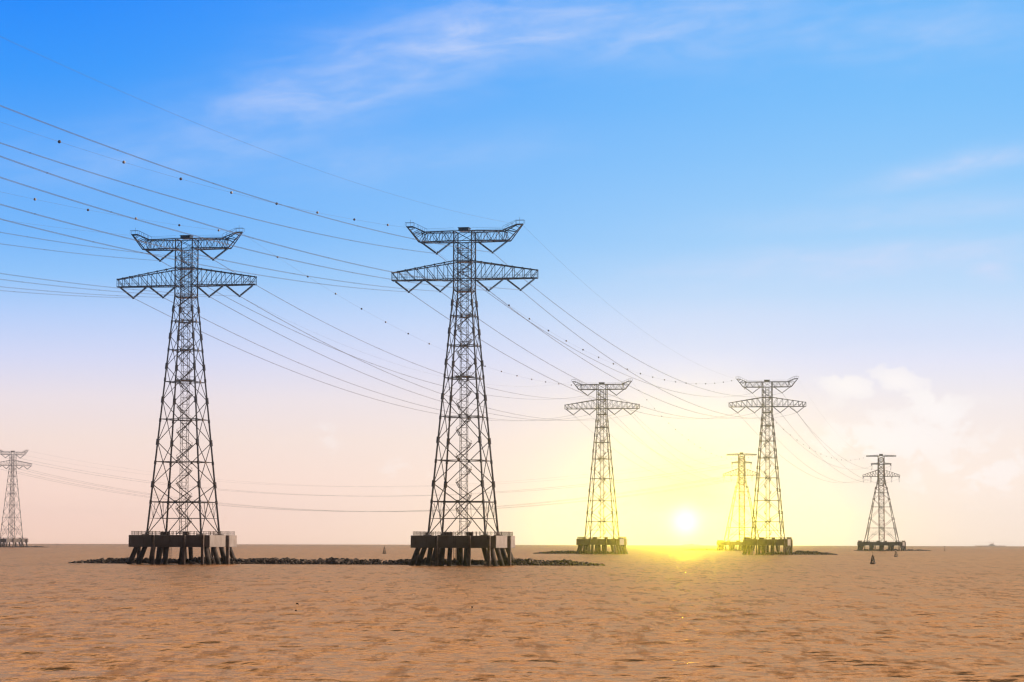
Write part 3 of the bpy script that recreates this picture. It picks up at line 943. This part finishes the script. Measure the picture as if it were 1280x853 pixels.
for k, nxt, far in (('T1', 'T3', 'T4'), ('T2', 'T5', 'T6')):
    back = POS[k] - POS[nxt]; back.z = 0
    for key in SHAPES:
        w_ = 'bundled power cable'
        P = at(k, key)
        cable(P, P + back, SAG - 1.3 if k == 'T2' else SAG - 0.5, f'power cable leaving the picture from {PHR[key]} insulator of the {SHORT[k]}', 'power cables coming in overhead')
        cable(P, at(nxt, key), SAG, f'power cable sagging sunward from {PHR[key]} insulator of the {SHORT[k]}', 'power cables between near and middle pylons')
        cable(at(nxt, key), at(far, key) + Vector((0, -6, -1)), SAG + 2, f'power cable running back from {PHR[key]} insulator of the {SHORT[nxt]}', 'power cables to the far pylons')
    marked = 'hornR' if k == 'T1' else 'hornL'
    for key in ('hornL', 'hornR'):
        P = at(k, key)
        mk = key == marked
        wd = 'ball-marked ground wire' if mk else 'bare ground wire'
        earth_wire(P, P + back, 17.8, f'{wd} leaving the picture from {PHR[key]} horn of the {SHORT[k]}', 'ground wires coming in overhead', mid(0.03, 0.60, 13) if mk else ())
        earth_wire(P, at(nxt, key), 19.8, f'{wd} running sunward from {PHR[key]} horn of the {SHORT[k]}', 'ground wires between near and middle pylons', mid(0.05, 0.97, 21) if mk else ())
        mk2 = True if (k == 'T1' and key == 'hornR') or (k == 'T2' and key == 'hornL') else False
        earth_wire(at(nxt, key), at(far, key), 20.5, f'{wd} going back from {PHR[key]} horn of the {SHORT[nxt]}', 'ground wires to the far pylons', mid(0.04, 0.96, 21) if mk2 else ())
back = POS['T0'] - POS['T4']; back.z = 0
for key in SHAPES:
    P = at('T0', key)
    cable(P, at('T4', key) + Vector((-4, 3, -1)), 41 if key[:2] == 'lo' else 37, f'faint distant cable from the {PHR[key]} insulator of the {SHORT["T0"]}', 'distant cables low over the sea', 0.032)
for key in ('hornL', 'hornR'):
    earth_wire(at('T0', key), at('T4', key), 36, f'faint distant ground wire from the {PHR[key]} horn of the {SHORT["T0"]}', 'distant cables low over the sea', (), 0.035)

# ------------------------------------------------------------------ buoys, stakes, floats
def make_buoy(loc, s, label, rz=0.0):
    root = empty('bell_buoy', loc, rz)
    bm = NB(); lathe(bm, [(1.0 * s, -0.5 * s), (1.12 * s, 0.0), (1.12 * s, 0.35 * s), (0.95 * s, 0.55 * s)], 14); obj('float', bm, M_BUOY, root, False)
    bm = NB()
    for i in range(4):
        a = math.pi / 4 + i * math.pi / 2
        tube(bm, (0.85 * s * math.cos(a), 0.85 * s * math.sin(a), 0.5 * s), (0.38 * s * math.cos(a), 0.38 * s * math.sin(a), 2.7 * s), 0.17 * s, 0.14 * s, 6)
    for z, r_ in ((1.5, 0.64), (2.1, 0.52)):
        for i in range(4):
            a, b_ = math.pi / 4 + i * math.pi / 2, math.pi / 4 + (i + 1) * math.pi / 2
            tube(bm, (r_ * s * math.cos(a), r_ * s * math.sin(a), z * s), (r_ * s * math.cos(b_), r_ * s * math.sin(b_), z * s), 0.07 * s, None, 5)
    obj('cage', bm, M_BUOY, root)
    bm = NB(); lathe(bm, [(0.05 * s, 1.75 * s), (0.3 * s, 1.5 * s), (0.36 * s, 1.1 * s), (0.46 * s, 0.95 * s)][::-1], 10); obj('bell', bm, M_BUOY, root, True)
    bm = NB(); box(bm, -0.5 * s, 0.5 * s, -0.5 * s, 0.5 * s, 2.7 * s, 2.85 * s); lathe(bm, [(0.26 * s, 2.86 * s), (0.26 * s, 3.3 * s), (0.1 * s, 3.5 * s)], 10); obj('lantern', bm, M_BUOY, root)
    bm = NB(); tube(bm, (0, 0, 3.5 * s), (0, 0, 4.3 * s), 0.05 * s, None, 5); lathe(bm, [(0.02 * s, 4.25 * s), (0.16 * s, 4.4 * s), (0.02 * s, 4.55 * s)], 8); obj('topmark', bm, M_BUOY, root)
    return tag(root, label, 'buoy', 'bell buoys floating on the sea')
make_buoy(spot(1091, 985), 0.98, 'large dark bell buoy, nearest of those before the far three-armed pylon', 0.2)
make_buoy(spot(1120, 1490), 0.98, 'smaller dark bell buoy just in front of the far platform piles', 0.6)
make_buoy(spot(480.5, 1700), 1.2, 'small brown bell buoy between the two near platforms, beyond the rock bank', 0.1)
def make_beacon(loc, s, label):
    root = empty('beacon_pole', loc)
    bm = NB(); lathe(bm, [(0.7 * s, -0.4), (0.8 * s, 0.2), (0.5 * s, 0.6)], 10); obj('float', bm, M_BUOY, root)
    bm = NB(); tube(bm, (0, 0, 0.5), (0, 0, 4.2 * s), 0.22, 0.15, 6); obj('pole', bm, M_BUOY, root)
    bm = NB(); lathe(bm, [(0.1, 3.6 * s), (0.55, 3.9 * s), (0.55, 4.5 * s), (0.1, 4.9 * s)], 8); obj('topmark', bm, M_BUOY, root)
    return tag(root, label, 'beacon', 'beacon poles far out on the sea')
make_beacon(spot(1181, 2600), 1.0, 'far beacon pole standing alone right of the three-armed pylon')
make_beacon(spot(71, 3000), 0.9, 'tiny far beacon pole near the small pylon at the left edge')
def make_float(loc, lean, label, flag):
    ri = int(np.argmin(abs(rad - math.hypot(loc.x, loc.y)))); ai = int(np.argmin(abs(azs[:467] - math.atan2(loc.x, loc.y))))
    loc.z = float(ZZ[ri, ai])
    root = empty('fishing_marker', loc)
    bm = NB(); bmesh.ops.create_uvsphere(bm, u_segments=12, v_segments=8, radius=0.13); obj('float', bm, M_CLOTH, root, True)
    top = Vector((lean, 0.0, 0.95))
    bm = NB(); tube(bm, (0, 0, -0.3), top, 0.018, 0.012, 6); obj('pole', bm, M_CLOTH, root)
    bm = NB()
    n = 6; rows = []
    for i in range(n + 1):
        f = i / n
        x = top.x + flag * f; y = 0.03 * math.sin(f * 5)
        rows.append((bm.verts.new((x, y, top.z - 0.05 * f - 0.02)), bm.verts.new((x, y + 0.01, top.z - 0.2 - 0.06 * f + 0.05 * math.sin(f * 4)))))
    for a, b_ in zip(rows, rows[1:]):
        bm.faces.new((a[0], a[1], b_[1], b_[0]))
    g = bmesh.ops.solidify(bm, geom=bm.faces[:], thickness=0.012)
    obj('flag', bm, M_CLOTH, root)
    return tag(root, label, 'fishing marker', 'flagged fishing markers in the near water')
make_float(spot(370.5, 306), 0.02, 'small flagged fishing marker on the near water below the left half of the rock bank', 0.26)
make_float(spot(588.5, 294), 0.10, 'small flagged fishing marker on the near water below the largest pylon', 0.16)

# ------------------------------------------------------------------ far ship and island on the horizon
root = empty('crane_barge', spot(1239, 10400)); root.rotation_euler = (0, 0, R(6))
bm = NB(); box(bm, -62, 58, -9, 9, -2, 2.8, 1.0); obj('hull', bm, M_SHIP, root)
bm = NB(); box(bm, -8, 14, -6, 6, 2.8, 6.0, 0.3); box(bm, -4, 8, -5, 5, 6.0, 9.0, 0.3); obj('deckhouse', bm, M_SHIP, root)
bm = NB(); tube(bm, (10, 0, 9), (-12, 0, 17), 0.7, 0.4, 6); tube(bm, (10, 0, 9), (10, 0, 16), 0.6, 0.4, 6); tube(bm, (10, 0, 16), (-12, 0, 17), 0.25, None, 5); obj('crane', bm, M_SHIP, root)
tag(root, 'pale hazy crane barge low on the horizon right of the three-armed pylon', 'ship')
bm = NB()
bmesh.ops.create_grid(bm, x_segments=40, y_segments=16, size=1.0)
for v in bm.verts:
    e = max(0.0, 1 - v.co.x ** 2 - v.co.y ** 2)
    hgt = 9.5 * e ** 0.7 * (0.8 + 0.5 * noise.noise(Vector((v.co.x * 3 + 1.0, v.co.y * 3, 4.0)))) * (0.75 + 0.3 * v.co.x)
    v.co = Vector((v.co.x * 52, v.co.y * 26, hgt - 3.0))
isl = obj('island', bm, M_ISLE, None, True)
isl.location = spot(861, 8600)
tag(isl, kind='structure')
